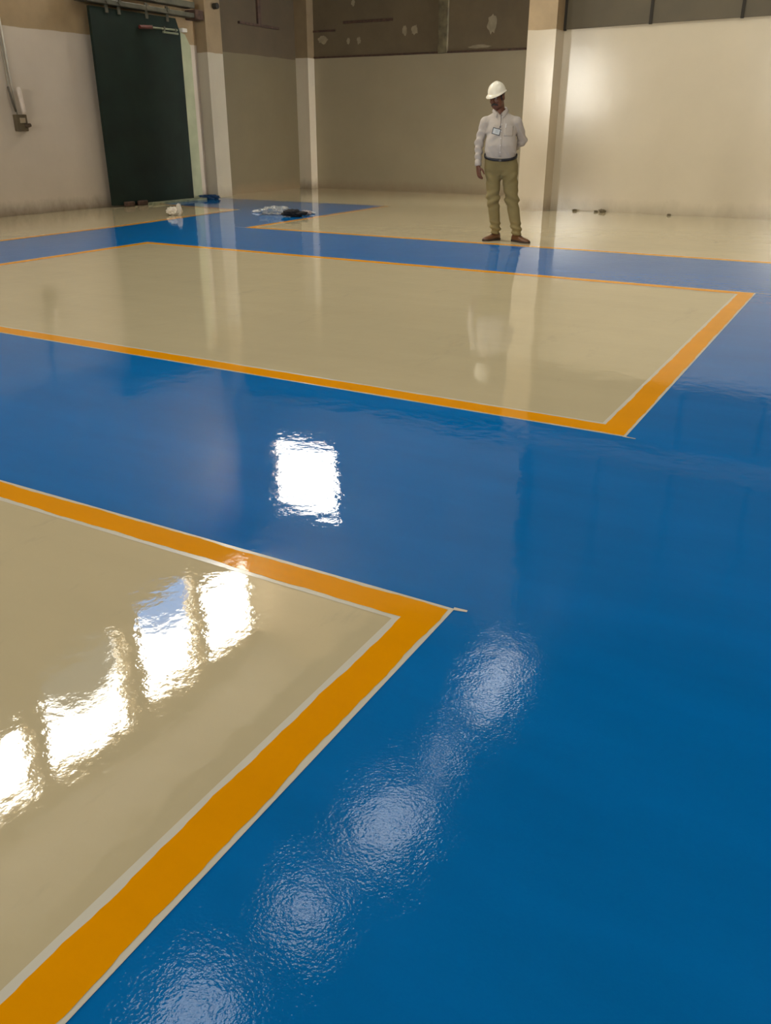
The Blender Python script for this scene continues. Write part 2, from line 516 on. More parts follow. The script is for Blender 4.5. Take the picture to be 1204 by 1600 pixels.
def ribbon(name, poly, d0, d1, z, mat, closed=True, amp0=0.0, amp1=0.0, seed=0, step=0.02):
    """band between two offsets of a polyline (to its left), edges wobbling like hand-cut paint"""
    A = offset_poly(poly, d0, closed); B = offset_poly(poly, d1, closed)
    n = len(poly); segs = n if closed else n - 1
    va, vb = [], []
    w0, w1 = wob(seed, amp0), wob(seed + 50, amp1)
    s = 0.0
    for i in range(segs):
        a0, a1 = Vector(A[i]), Vector(A[(i + 1) % n]); b0, b1 = Vector(B[i]), Vector(B[(i + 1) % n])
        L = (a1 - a0).length
        k = max(2, min(900, int(L / step))) if (amp0 or amp1) else 1
        e = (a1 - a0).normalized(); nn = Vector((-e.y, e.x))
        for j in range(k + (1 if (not closed and i == segs - 1) else 0)):
            u = j / k
            fade = min(1, j / 3, (k - j) / 3) if k > 3 else 0
            va.append(a0.lerp(a1, u) + nn * w0(s + u * L) * fade)
            vb.append(b0.lerp(b1, u) + nn * w1(s + u * L) * fade)
        s += L
    m = len(va)
    verts = [(p.x, p.y, z) for p in va] + [(p.x, p.y, z) for p in vb]
    rng = range(m if closed else m - 1)
    faces = [(i, (i + 1) % m, m + (i + 1) % m, m + i) for i in rng]
    return mesh_obj(name, verts, faces, mat, fl)


def marked_bay(poly, wid, out_w, in_w, seed, closed=True, amp=0.006, border=None):
    flat('cream_bay', poly, 0.0006, M['cream'])
    b = border if border else poly
    ribbon('pale_edge', b, 0.0, wid, 0.0012, M['pale'], closed)
    ribbon('yellow_line', b, out_w, wid - in_w, 0.0018, M['yellow'], closed, amp, amp, seed)


# bays run anticlockwise, so "left of the line" is inside
marked_bay([(-7.60, -7.0), (-0.837, -7.0), (-0.837, 1.893), (-7.60, 1.893)], 0.132, 0.014, 0.019, 3)
marked_bay([(-7.668, 3.607), (-0.800, 3.607), (-0.800, 7.764), (-7.668, 7.764)], 0.145, 0.012, 0.018, 11, amp=0.005)
far = [(XR, 9.64), (XR, YB + 0.2), (XP1, YB + 0.2), (XP1, YA + 0.2), (XW - 0.2, YA + 0.2), (XW - 0.2, 13.64), (-7.75, 13.72), (-7.67, 9.62)]
marked_bay(far, 0.13, 0.012, 0.018, 17, closed=False, border=[(-7.75, 13.72), (-7.67, 9.62), (XR, 9.70)])
left = [(XW - 0.2, -8.5), (-9.15, -8.5), (-9.22, 9.0), (-9.46, 11.80), (XW - 0.2, 12.08)]
marked_bay(left, 0.13, 0.012, 0.018, 23, closed=False, border=[(-9.15, -8.5), (-9.22, 9.0), (-9.46, 11.80), (XW + 0.05, 12.06)])
# ends of the pale edging that overshoot the corners
for (x, y), (x2, y2), wd in (((-0.84, 1.893), (-0.800, 1.899), 0.016), ((-0.81, 3.607), (-0.755, 3.604), 0.012),
                             ((-0.80, 7.764), (-0.66, 7.77), 0.012), ((-7.67, 9.63), (-7.83, 9.63), 0.02)):
    e = Vector((x2 - x, y2 - y)).normalized(); q = Vector((-e.y, e.x)) * wd / 2
    flat('pale_edge_end', [(x - q.x, y - q.y), (x2 - q.x * 0.6, y2 - q.y * 0.6), (x2 + q.x * 0.6, y2 + q.y * 0.6), (x + q.x, y + q.y)], 0.0015, M['pale'])

# ------------------------------------------------------------------ sliding door
door = empty('door_1', (-11.55, 12.0, 0))
tag(door, 'tall dark green sliding steel door hung from an overhead rail', 'door', kind='structure')


def D(x, y, z): return (x + 11.55, y - 12.0, z)


lf = MB().prism([(11.0, 0.03), (13.05, 0.03), (13.06, 2.78), (12.97, 3.0), (11.0, 3.0)], lambda y, z: D(-11.55, y, z), lambda y, z: D(-11.60, y, z))
leaf = lf.build('door_leaf', M['door'], door)
MB().box(D(-11.66, 10.8, 3.045), D(-11.50, 13.62, 3.12), 0.01).build('overhead_track', M['rail'], door)
MB().box(D(-11.72, 10.8, 3.20), D(-11.54, 13.5, 3.30), 0.01).build('overhead_beam', M['rail'], door)
MB().box(D(-11.73, 13.42, 3.02), D(-11.47, 13.64, 3.18), 0.02).build('track_end_stop', M['rust'], door)
for y in (11.35, 11.62, 12.25, 12.75):
    hb = MB().box(D(-11.55, y - 0.03, 2.93), D(-11.528, y + 0.03, 3.16), 0.004)
    hb.tube([D(-11.53, y, 3.10), D(-11.49, y, 3.10)], 0.035, 12)
    hb.build('roller_hanger', M['rail'], door)
bolt = MB().tube([D(-11.52, 12.30, 2.805), D(-11.515, 12.95, 2.815)], 0.016, 8)
bolt.build('sliding_bolt', M['door_pale'], door)
MB().tube([D(-11.515, 12.03, 2.79), D(-11.505, 12.30, 2.805)], 0.030, 10).build('bolt_handle', M['red'], door)
bs = MB()
for y in (12.32, 12.62, 12.9): bs.box(D(-11.555, y - 0.02, 2.78), D(-11.50, y + 0.02, 2.84), 0.004)
bs.build('bolt_bracket', M['rail'], door)
MB().box(D(-11.545, 12.6, 2.745), D(-11.515, 12.98, 2.775), 0.004).build('bolt_plate', M['door_pale'], door)
MB().box(D(-11.60, 13.07, 2.80), D(-11.50, 13.2, 2.86), 0.008).build('bolt_keeper', M['white_metal'], door)
# floor guide: two pale rails in front of the foot of the door
for dx, z in ((0.05, 0.02), (0.16, 0.018)):
    MB().box(D(-11.55 + dx, 11.75, 0.0), D(-11.52 + dx, 13.2, z + 0.02), 0.004).build('floor_guide', M['door_pale'], door)
for y in (11.3, 11.62):
    MB().box(D(-11.535, y - 0.09, 0.0), D(-11.47, y + 0.13, 0.085), 0.02).build('guide_block', M['rust'], door)
jm = MB().prism([(13.06, 0.0), (13.42, 0.0), (13.42, 2.60), (13.30, 2.78), (13.06, 2.84)], lambda y, z: (XW + 0.10, y, z), lambda y, z: (XW - 0.05, y, z)).build('trim_1', M['jamb'])
tag(jm, 'pale green door jamb beside the sliding door', 'door jamb', kind='structure')

# ------------------------------------------------------------------ recess details
post = MB()
post.box((-8.49, YA - 0.06, 2.63), (-8.29, YA + 0.01, 3.9), 0.006)
o = post.build('trim_2', M['post'])
tag(o, 'stained concrete post standing on the ledge of the far wall', 'post', kind='structure')
ledge = MB().box((XW + 0.25, YA - 0.035, 2.628), (XP0 + 0.2, YA + 0.01, 2.662), 0.005).build('trim_3', M['rust'])
tag(ledge, 'thin dark ledge along the top of the grey-cream far wall', 'ledge', kind='structure')
old = MB()
old.box((-11.6, YA - 0.02, 3.12), (-10.95, YA + 0.01, 3.16), 0.004)
o = old.build('wall_batten', M['rust'])
tag(o, 'short dark batten beside the corner pillar on the far wall', 'batten')
old = MB(); old.box((-10.75, YA - 0.02, 3.25), (-9.55, YA + 0.01, 3.30), 0.004)
o = old.build('wall_batten', M['rust'])
tag(o, 'long dark batten high on the brown part of the far wall', 'batten')


def blotch(cx, cz, w, h, seed, label):
    r = random.Random(seed); n = 18
    pts = [(cx + math.cos(2 * PI * i / n) * w / 2 * r.uniform(0.65, 1.1), cz + math.sin(2 * PI * i / n) * h / 2 * r.uniform(0.65, 1.1)) for i in range(n)]
    return MB().prism(pts, lambda x, z: (x, YA - 0.003, z), lambda x, z: (x, YA + 0.01, z)).build('plaster_patch', M['plaster'], wr)


for k, (cx, cz, w_, h_) in enumerate(((-11.27, 2.98, 0.26, 0.17), (-10.63, 2.93, 0.09, 0.15), (-10.37, 2.93, 0.10, 0.16), (-9.28, 3.07, 0.12, 0.2), (-9.05, 3.07, 0.16, 0.2),
                                     (-7.37, 3.10, 0.22, 0.36), (-7.6, 2.72, 0.5, 0.07), (-10.5, 3.62, 0.1, 0.14))):
    blotch(cx, cz, w_, h_, k, '')

tb = empty('wall_bracket', (XW - 0.08, 15.73, 3.14))
tag(tb, 'dark T-shaped iron bracket high on the shaded recess wall', 'bracket')
MB().box((-0.01, -0.66, -0.022), (0.05, 0.66, 0.022), 0.006).build('horizontal_bar', M['rust'], tb)
MB().box((-0.01, -0.05, 0.018), (0.05, 0.05, 0.7), 0.006).build('vertical_bar', M['rust'], tb)

# hook on the left pillar
hk = MB().tube([(XW + 0.27, 13.95, 3.28), (XW + 0.36, 13.95, 3.28)], 0.05, 12)
o = hk.build('pipe_stub', M['dark_gap'], smooth=False)
tag(o, 'dark round pipe stub near the top of the left pillar', 'pipe stub')

# ------------------------------------------------------------------ switch box, conduit and lamp tube on the left wall
sb = empty('switch_box', (XW, 9.50, 1.33))
tag(sb, 'small brown switch box with a plug on the left wall', 'switch box')
MB().box((-0.005, -0.10, -0.13), (0.07, 0.10, 0.10), 0.008).build('box_body', simple('brown_bakelite', (0.10, 0.075, 0.04), 0.5, var=0.2), sb)
MB().box((0.065, -0.04, -0.02), (0.085, 0.055, 0.055), 0.006).build('switch_plate', simple('beige_plastic', (0.33, 0.26, 0.17), 0.45), sb)
pg = MB().tube([(0.07, 0.06, -0.055), (0.14, 0.085, -0.045)], [0.035, 0.026], 10)
pg.build('plug', simple('dark_brown_plastic', (0.055, 0.035, 0.02), 0.45), sb)
cn = empty('cable', (XW, 9.40, 1.40))
tag(cn, 'grey cable looping down the left wall to the switch box', 'cable')
pts = [(0.02, -0.02, 1.35), (0.02, -0.01, 1.0), (0.02, 0.0, 0.62), (0.03, -0.01, 0.42), (0.05, -0.005, 0.26), (0.04, 0.04, 0.12), (0.035, 0.06, 0.02)]
MB().tube(pts, 0.011, 8).build('cable_run', simple('grey_sheath', (0.30, 0.27, 0.21), 0.5), cn, smooth=True)
MB().tube([(0.03, -0.02, 0.40), (0.06, -0.03, 0.30), (0.06, -0.005, 0.17), (0.045, 0.035, 0.07)], 0.016, 8).build('cable_loop', simple('dark_sheath', (0.09, 0.075, 0.055), 0.5), cn, smooth=True)
MB().tube([(0.02, 0.03, 1.3), (0.02, 0.045, 0.7), (0.025, 0.06, 0.05)], 0.014, 8).build('conduit', simple('white_conduit', (0.52, 0.48, 0.40), 0.45), cn, smooth=True)
lt = MB().tube([(XW + 0.08, 9.515, 1.80), (XW + 0.08, 9.52, 1.76), (XW + 0.08, 9.55, 1.48), (XW + 0.08, 9.55, 1.435)], [0.02, 0.034, 0.034, 0.03], 12).build('tube_lamp', simple('white_lamp_tube', (0.62, 0.53, 0.45), 0.35), smooth=True)
tag(lt, 'short white tube lamp standing on top of the brown switch box', 'lamp')


# ------------------------------------------------------------------ litter on the floor
def crumple(name, cx, cy, sx, sy, sz, mat, seed, label, cat, rz=0.0, spike=0.45, detail=4, group=None):
    r = random.Random(seed)
    bm = bmesh.new()
    bmesh.ops.create_icosphere(bm, subdivisions=detail, radius=1.0)
    ks = [(Vector((r.gauss(0, 1), r.gauss(0, 1), r.gauss(0, 1))).normalized(), r.uniform(2, 9), r.uniform(0, 6.28)) for _ in range(10)]
    for v in bm.verts:
        p = v.co.normalized()
        a = 1 + spike * sum(abs(math.sin(k * p.dot(d) + ph)) - 0.6 for d, k, ph in ks) / 4
        q = p * a
        v.co = Vector((q.x * sx, q.y * sy, max(-0.98, q.z) * sz))
    zmin = min(v.co.z for v in bm.verts)
    for v in bm.verts: v.co.z -= zmin
    me = bpy.data.meshes.new(name); bm.to_mesh(me); bm.free()
    me.polygons.foreach_set('use_smooth', [False] * len(me.polygons))
    me.materials.append(mat)
    o = bpy.data.objects.new(name, me); COL.objects.link(o)
    o.location = (cx, cy, 0.0008); o.rotation_euler = (0, 0, rz)
    return tag(o, label, cat, group)


M['white_bag'] = simple('white_polythene', (0.62, 0.57, 0.48), 0.35, var=0.15, scale=20)
M['clear_sheet'] = simple('clear_polythene', (0.50, 0.50, 0.47), 0.2, var=0.2, scale=15, alpha=0.42)
M['black_cloth'] = simple('black_cloth', (0.006, 0.006, 0.009), 0.9, var=0.3, scale=20)
M['blue_cloth'] = simple('blue_cloth', (0.008, 0.045, 0.12), 0.6, var=0.5, scale=30)
M['paper'] = simple('white_paper', (0.65, 0.63, 0.60), 0.6)
bag = empty('plastic_bag', (-9.70, 10.50, 0.0))
tag(bag, 'crumpled white plastic bag on the floor in front of the green door', 'bag')
b1 = crumple('bag_body', -0.03, 0, 0.115, 0.09, 0.06, M['white_bag'], 5, None, None)
b2 = crumple('bag_handle', 0.06, 0.02, 0.05, 0.035, 0.085, M['white_bag'], 9, None, None)
for b in (b1, b2): b.parent = bag
crumple('cloth', -11.42, 13.35, 0.17, 0.09, 0.04, M['blue_cloth'], 12, 'crumpled dark blue cloth at the foot of the left pillar', 'cloth', 0.5, 0.7)
crumple('plastic_sheet', -8.45, 11.46, 0.25, 0.14, 0.055, M['clear_sheet'], 21, 'heap of clear plastic sheet lying left of the black cloth', 'plastic sheet', 0.3, 0.8)
crumple('cloth', -7.98, 11.27, 0.17, 0.10, 0.05, M['black_cloth'], 33, 'crumpled black cloth on the blue floor', 'cloth', 0.5, 0.55)
crumple('paper_scrap', -8.92, 11.55, 0.07, 0.04, 0.018, M['paper'], 41, 'small white paper scrap left of the plastic sheet', 'paper', 0.3, 0.8, 3)
crumple('paper_scrap', -7.96, 11.58, 0.08, 0.05, 0.035, simple('pinkish_wrapper', (0.42, 0.33, 0.30), 0.5, var=0.4, scale=30), 43, 'pinkish wrapper behind the black cloth', 'wrapper', 0.1, 0.9, 3)
crumple('paper_scrap', -8.02, 11.82, 0.06, 0.035, 0.014, M['paper'], 47, 'small white paper scrap right of the black cloth', 'paper', 0.2, 0.8, 3)
for k, (x, y, s, lab) in enumerate(((-4.52, 14.46, 0.035, 'crumb of broken plaster against the white wall nearest the pillar'), (-4.16, 14.47, 0.030, 'small broken plaster lump left of its darker neighbour at the white wall'),
                                    (-4.05, 14.46, 0.055, 'dark plaster lump at the foot of the white wall'), (-2.98, 14.47, 0.03, 'flat plaster crumb at the foot of the white wall, farthest right'))):
    crumple('plaster_lump', x, y, s * 1.0, s * 0.6, s * 0.45, simple('dirty_plaster', (0.13, 0.105, 0.06), 0.9, var=0.4, scale=40), 60 + k, lab, 'rubble', 0, 0.6, 3)


# ------------------------------------------------------------------ the man: signed-distance modelling and surface nets
class Field:
    def __init__(s, lo, hi, h):
        s.lo = np.array(lo, float); s.h = h
        s.n = np.ceil((np.array(hi) - s.lo) / h).astype(int) + 1
        s.F = np.full(tuple(s.n), 0.5, dtype=np.float32)

    def region(s, lo, hi):
        i0 = np.maximum(0, np.floor((np.array(lo) - s.lo) / s.h).astype(int))
        i1 = np.minimum(s.n, np.ceil((np.array(hi) - s.lo) / s.h).astype(int) + 1)
        sl = tuple(slice(a, max(a, b)) for a, b in zip(i0, i1))
        ax = [s.lo[k] + np.arange(sl[k].start, sl[k].stop) * s.h for k in range(3)]
        X, Y, Z = np.meshgrid(*ax, indexing='ij')
        return sl, X, Y, Z

    def add(s, fn, lo, hi, k=0.02, sub=False):
        m = k + 0.03
        sl, X, Y, Z = s.region(np.array(lo) - m, np.array(hi) + m)
        d = fn(X, Y, Z); f = s.F[sl]
        if sub:
            h_ = np.clip(0.5 - 0.5 * (f + d) / k, 0, 1)
            s.F[sl] = f * (1 - h_) + (-d) * h_ + k * h_ * (1 - h_)
        else:
            h_ = np.clip(0.5 + 0.5 * (d - f) / k, 0, 1)
            s.F[sl] = d * (1 - h_) + f * h_ - k * h_ * (1 - h_)

    def cone(s, a, b, ra, rb, k=0.02, fold=None):
        a = np.array(a, float); b = np.array(b, float); ab = b - a; L2 = ab @ ab

        def fn(X, Y, Z):
            px, py, pz = X - a[0], Y - a[1], Z - a[2]
            t = np.clip((px * ab[0] + py * ab[1] + pz * ab[2]) / L2, 0, 1)
            d = np.sqrt((px - t * ab[0]) ** 2 + (py - t * ab[1]) ** 2 + (pz - t * ab[2]) ** 2) - (ra + (rb - ra) * t)
            return d
        r = max(ra, rb)
        s.add(fn, np.minimum(a, b) - r, np.maximum(a, b) + r, k)

    def ell(s, c, r, k=0.02, rot=None, sub=False):
        c = np.array(c, float); r = np.array(r, float)
        R = np.array(rot) if rot is not None else np.eye(3)

        def fn(X, Y, Z):
            P = np.stack([X - c[0], Y - c[1], Z - c[2]], -1) @ R
            k0 = np.sqrt(((P / r) ** 2).sum(-1)); k1 = np.sqrt(((P / r ** 2) ** 2).sum(-1))
            return k0 * (k0 - 1) / np.maximum(k1, 1e-6)
        q = r.max()
        s.add(fn, c - q, c + q, k, sub)

    def stack(s, rows, k=0.02):
        """rows: z, cx, cy, a, b - elliptical sections"""
        rows = sorted(rows); zz = [r[0] for r in rows]

        def fn(X, Y, Z):
            g = [np.interp(Z, zz, [r[i] for r in rows]) for i in range(1, 5)]
            q = np.sqrt(((X - g[0]) / g[2]) ** 2 + ((Y - g[1]) / g[3]) ** 2)
            d = (q - 1) * np.minimum(g[2], g[3])
            return np.maximum(d, np.maximum(zz[0] - Z, Z - zz[-1]))
        lo = (min(r[1] - r[3] for r in rows), min(r[2] - r[4] for r in rows), zz[0])
        hi = (max(r[1] + r[3] for r in rows), max(r[2] + r[4] for r in rows), zz[-1])
        s.add(fn, lo, hi, k)

    def folds(s, fn):
        sl, X, Y, Z = s.region(s.lo, s.lo + (s.n - 1) * s.h)
        s.F = s.F + fn(X, Y, Z).astype(np.float32)

    def cut(s, p, n_):
        """keep the side of the plane that n_ points away from"""
        sl, X, Y, Z = s.region(s.lo, s.lo + (s.n - 1) * s.h)
        d = (X - p[0]) * n_[0] + (Y - p[1]) * n_[1] + (Z - p[2]) * n_[2]
        return d

    def mesh(s):
        F = s.F; n = F.shape
        ins = F < 0
        c = np.zeros(tuple(k - 1 for k in n), np.int8)
        cor = [(i, j, k) for i in (0, 1) for j in (0, 1) for k in (0, 1)]
        sv = lambda A, o: A[o[0]:n[0] - 1 + o[0], o[1]:n[1] - 1 + o[1], o[2]:n[2] - 1 + o[2]]
        for o in cor: c += sv(ins, o)
        act = (c > 0) & (c < 8)
        idx = np.full(act.shape, -1, np.int64)
        ijk = np.argwhere(act); idx[act] = np.arange(len(ijk))
        acc = np.zeros((len(ijk), 3)); cnt = np.zeros(len(ijk))
        for o in cor:
            for ax in range(3):
                if o[ax]: continue
                o2 = list(o); o2[ax] = 1
                f0 = F[ijk[:, 0] + o[0], ijk[:, 1] + o[1], ijk[:, 2] + o[2]]
                f1 = F[ijk[:, 0] + o2[0], ijk[:, 1] + o2[1], ijk[:, 2] + o2[2]]
                mk = (f0 < 0) != (f1 < 0)
                t = f0 / np.where(mk, f0 - f1, 1)
                for a2 in range(3):
                    acc[:, a2] += np.where(mk, o[a2] + (t if a2 == ax else 0), 0)
                cnt += mk
        V = s.lo + (ijk + acc / cnt[:, None]) * s.h
        faces = []
        for ax in range(3):
            a1, a2 = (ax + 1) % 3, (ax + 2) % 3
            sl0 = [slice(None)] * 3; sl1 = [slice(None)] * 3
            sl0[ax] = slice(0, n[ax] - 1); sl1[ax] = slice(1, n[ax])
            e0 = ins[tuple(sl0)]; e1 = ins[tuple(sl1)]
            E_ = np.argwhere(e0 != e1)
            ok = (E_[:, a1] > 0) & (E_[:, a2] > 0) & (E_[:, a1] < n[a1] - 1) & (E_[:, a2] < n[a2] - 1)
            E_ = E_[ok]
            flip = e0[tuple(E_.T)]
            q = []
            for d1, d2 in ((-1, -1), (0, -1), (0, 0), (-1, 0)):
                T = E_.copy(); T[:, a1] += d1; T[:, a2] += d2
                q.append(idx[tuple(T.T)])
            q = np.stack(q, 1)
            q[~flip] = q[~flip][:, ::-1]
            faces.append(q)
        return V, np.concatenate(faces)


def field_obj(name, fld, mat, parent, relax=2):
    V, Q = fld.mesh()
    for _ in range(relax):                                  # light smoothing of the grid steps
        acc = np.zeros_like(V); cnt = np.zeros(len(V))
        for i in range(4):
            a, b = Q[:, i], Q[:, (i + 1) % 4]
            np.add.at(acc, a, V[b]); np.add.at(acc, b, V[a]); np.add.at(cnt, a, 1); np.add.at(cnt, b, 1)
        V = V * 0.5 + 0.5 * acc / np.maximum(cnt, 1)[:, None]
    return mesh_obj(name, V, Q, mat, parent, True)


def cloth(name, col, rough, var=0.06, weave=900.0):
    m, t, p = new_mat(name)
    c = coords(t)
    n1 = noise(t, c, 6.0, 4)
    t.links.new(mix(t, ramp(t, n1, 0.3, 0.7), tuple(x * (1 - var) for x in col), tuple(min(1, x * (1 + var)) for x in col)), p.inputs['Base Color'])
    p.inputs['Roughness'].default_value = rough
    p.inputs['Specular IOR Level'].default_value = 0.25
    t.links.new(bump(t, noise(t, c, weave, 1), 0.0004), p.inputs['Normal'])
    return m


M['skin'] = simple('brown_skin', (0.135, 0.052, 0.027), 0.5, var=0.12, scale=14, spec=0.4)
M['hair'] = simple('black_hair', (0.012, 0.010, 0.009), 0.6, var=0.4, scale=60)
M['shirt'] = cloth('pale_lilac_shirt', (0.45, 0.395, 0.345), 0.8)
M['trouser'] = cloth('khaki_trousers', (0.205, 0.160, 0.068), 0.85, 0.08)
M['belt'] = simple('black_leather', (0.010, 0.010, 0.014), 0.45)
M['shoe'] = simple('brown_leather', (0.125, 0.050, 0.018), 0.42, var=0.2, scale=18)
M['sole'] = simple('dark_sole', (0.035, 0.018, 0.010), 0.7)
M['helmet'] = simple('white_helmet_plastic', (0.80, 0.74, 0.60), 0.28, var=0.03)
M['metal'] = simple('steel', (0.06, 0.055, 0.05), 0.5, metal=0.5)
M['eye'] = simple('eye_white', (0.5, 0.45, 0.40), 0.3)

BASE = Vector((-3.99, 10.14, 0.0))
man = empty('person', BASE, math.radians(21.48))
tag(man, 'standing man in white safety helmet, pale shirt and khaki trousers looking down', 'person')

# head frame: turned to his right and bowed
HC = np.array([-0.212, -0.035, 1.585])
Rh = np.array((Matrix.Rotation(math.radians(-30), 3, 'Z') @ Matrix.Rotation(math.radians(16), 3, 'X') @ Matrix.Rotation(math.radians(-4), 3, 'Y')))


def H(x, y, z): return HC + Rh @ np.array([x, y, z], float)


# joints
SHR, ELR, WRR = (-0.333, 0.01, 1.318), (-0.398, 0.03, 1.09), (-0.397, -0.025, 0.865)
SHL, ELL, WRL = (0.028, 0.01, 1.318), (0.112, 0.10, 1.125), (-0.055, 0.205, 0.985)
HIR, KNR, ANR = (-0.212, 0.0, 0.83), (-0.198, -0.025, 0.47), (-0.146, -0.03, 0.10)
HIL, KNL, ANL = (-0.032, 0.0, 0.83), (0.030, -0.06, 0.47), (0.110, -0.15, 0.10)

# body: one continuous surface under the clothes
B = Field((-0.50, -0.42, 0.02), (0.26, 0.34, 1.76), 0.0055)
B.stack([(0.83, -0.122, 0.0, 0.15, 0.09), (0.88, -0.125, 0.0, 0.165, 0.105), (1.00, -0.138, -0.01, 0.158, 0.11), (1.15, -0.142, -0.015, 0.15, 0.115),
         (1.28, -0.150, 0.0, 0.155, 0.10), (1.37, -0.155, 0.01, 0.12, 0.075), (1.41, -0.165, 0.015, 0.065, 0.06)], 0.03)
B.cone((-0.165, 0.02, 1.38), tuple(H(0, 0.025, -0.06)), 0.062, 0.056, 0.03)
for S_, E_, W_, in ((SHR, ELR, WRR), (SHL, ELL, WRL)):
    B.cone((-0.16, 0.015, 1.355), S_, 0.045, 0.046, 0.03)
    B.cone(S_, E_, 0.046, 0.036, 0.02); B.cone(E_, W_, 0.035, 0.026, 0.015)
for h_, k_, a_ in ((HIR, KNR, ANR), (HIL, KNL, ANL)):
    B.cone(h_, k_, 0.078, 0.052, 0.03); B.cone(k_, a_, 0.052, 0.038, 0.02)
# head
B.ell(H(0, 0.012, 0.035), (0.076, 0.095, 0.088), 0.02, Rh)
B.ell(H(0, -0.022, -0.035), (0.063, 0.070, 0.088), 0.02, Rh)
B.ell(H(0, -0.056, -0.098), (0.034, 0.030, 0.026), 0.02, Rh)
for sx in (-1, 1):
    B.ell(H(sx * 0.042, -0.03, -0.075), (0.02, 0.035, 0.03), 0.025, Rh)          # jaw
    B.ell(H(sx * 0.077, 0.010, -0.012), (0.012, 0.024, 0.034), 0.008, Rh)        # ear
    B.ell(H(sx * 0.030, -0.094, 0.008), (0.016, 0.012, 0.011), 0.008, Rh, sub=True)  # eye socket
    B.ell(H(sx * 0.028, -0.086, 0.026), (0.024, 0.012, 0.009), 0.01, Rh)         # brow
    B.ell(H(sx * 0.040, -0.068, -0.030), (0.02, 0.016, 0.018), 0.015, Rh)        # cheek
B.cone(tuple(H(0, -0.088, 0.012)), tuple(H(0, -0.108, -0.030)), 0.008, 0.014, 0.008)
for sx in (-1, 1): B.ell(H(sx * 0.013, -0.098, -0.034), (0.009, 0.011, 0.008), 0.006, Rh)
B.ell(H(0, -0.088, -0.066), (0.024, 0.010, 0.007), 0.006, Rh)                     # lips
B.ell(H(0, -0.087, -0.078), (0.020, 0.010, 0.007), 0.006, Rh)


def hand(W, d, side, palm_n, curl, r=1.0):
    """palm, four unequal bent fingers and a thumb; d points along the hand, side towards the thumb"""
    d = np.array(d, float); d /= np.linalg.norm(d); side = np.array(side, float); side -= d * (side @ d); side /= np.linalg.norm(side)
    pn = np.array(palm_n, float); pn -= d * (pn @ d) + side * (pn @ side); pn /= np.linalg.norm(pn)
    W = np.array(W, float)
    c0 = W + d * 0.015
    for u in (-0.026, -0.009, 0.009, 0.026):
        B.cone(c0 + side * u * 0.6, W + d * 0.085 + side * u, 0.017, 0.0125, 0.010)
    for u, L in ((0.029, 0.072), (0.010, 0.080), (-0.010, 0.074), (-0.029, 0.058)):
        p = W + d * 0.088 + side * u; a = curl * 0.5
        for q, rr in ((0.45, 0.0098), (0.30, 0.0090), (0.25, 0.0082)):
            dd = d * math.cos(a) + pn * math.sin(a)
            p2 = p + dd * L * q
            B.cone(p, p2, rr, rr * 0.93, 0.003)
            p = p2; a += curl
    p = W + d * 0.03 + side * 0.024
    for dd, L, rr in ((d * 0.62 + side * 0.62 + pn * 0.35, 0.042, 0.0125), (d * 0.86 + side * 0.25 + pn * 0.35, 0.032, 0.0105), (d * 0.95 + pn * 0.3, 0.024, 0.009)):
        dd = dd / np.linalg.norm(dd); B.cone(p, p + dd * L, rr, rr * 0.92, 0.006); p = p + dd * L


hand((WRR[0] + 0.0, WRR[1] - 0.005, WRR[2] - 0.012), (0.16, -0.16, -1.0), (0.55, -0.80, 0.0), (0.85, 0.5, 0.0), 0.35)
hand((WRL[0] - 0.012, WRL[1] + 0.002, WRL[2] - 0.008), (-0.9, 0.08, -0.35), (-0.3, 0.1, 0.95), (0.1, 1.0, 0.0), 0.4)
body = field_obj('body', B, M['skin'], man, 1)

# shirt
S = Field((-0.52, -0.24, 0.80), (0.24, 0.30, 1.50), 0.006)
S.stack([(0.905, -0.136, -0.005, 0.172, 0.132), (0.95, -0.138, -0.010, 0.184, 0.143), (1.00, -0.139, -0.022, 0.190, 0.150), (1.07, -0.138, -0.030, 0.184, 0.158),
         (1.15, -0.139, -0.026, 0.177, 0.150), (1.24, -0.145, -0.012, 0.172, 0.135), (1.32, -0.152, 0.0, 0.160, 0.115), (1.38, -0.158, 0.01, 0.128, 0.09), (1.43, -0.165, 0.015, 0.080, 0.072), (1.45, -0.166, 0.018, 0.068, 0.066)], 0.02)
S.cone((-0.165, 0.015, 1.375), (-0.322, 0.012, 1.325), 0.052, 0.058, 0.03)
S.cone((-0.165, 0.015, 1.375), (0.018, 0.012, 1.325), 0.052, 0.058, 0.03)
S.cone(SHR, ELR, 0.064, 0.050, 0.010); S.cone(ELR, WRR, 0.049, 0.034, 0.015)
S.cone(SHL, ELL, 0.066, 0.053, 0.010); S.cone(ELL, WRL, 0.052, 0.036, 0.015)


def shirt_folds(X, Y, Z):
    arm = (X < -0.335) | (X > 0.055)
    f = 0.006 * np.sin(70 * Z + 25 * X + 3 * np.sin(20 * Y)) * arm * np.clip((1.30 - Z) / 0.1, 0, 1)
    # drag lines fanning out from the waist
    wst = np.clip((1.08 - Z) / 0.14, 0, 1)
    f = f + 0.007 * (1 + np.sin(75 * (X + 0.14) + 9 * np.sin(6 * Z))) * wst * np.clip((Z - 0.90) / 0.08, 0.25, 1) * (~arm)
    f = f + 0.006 * np.sin(38 * (X + 0.14) * np.sign(X + 0.14) + 55 * Z) * (~arm) * np.clip(1 - np.abs(Z - 1.2) / 0.14, 0, 1)
    return f


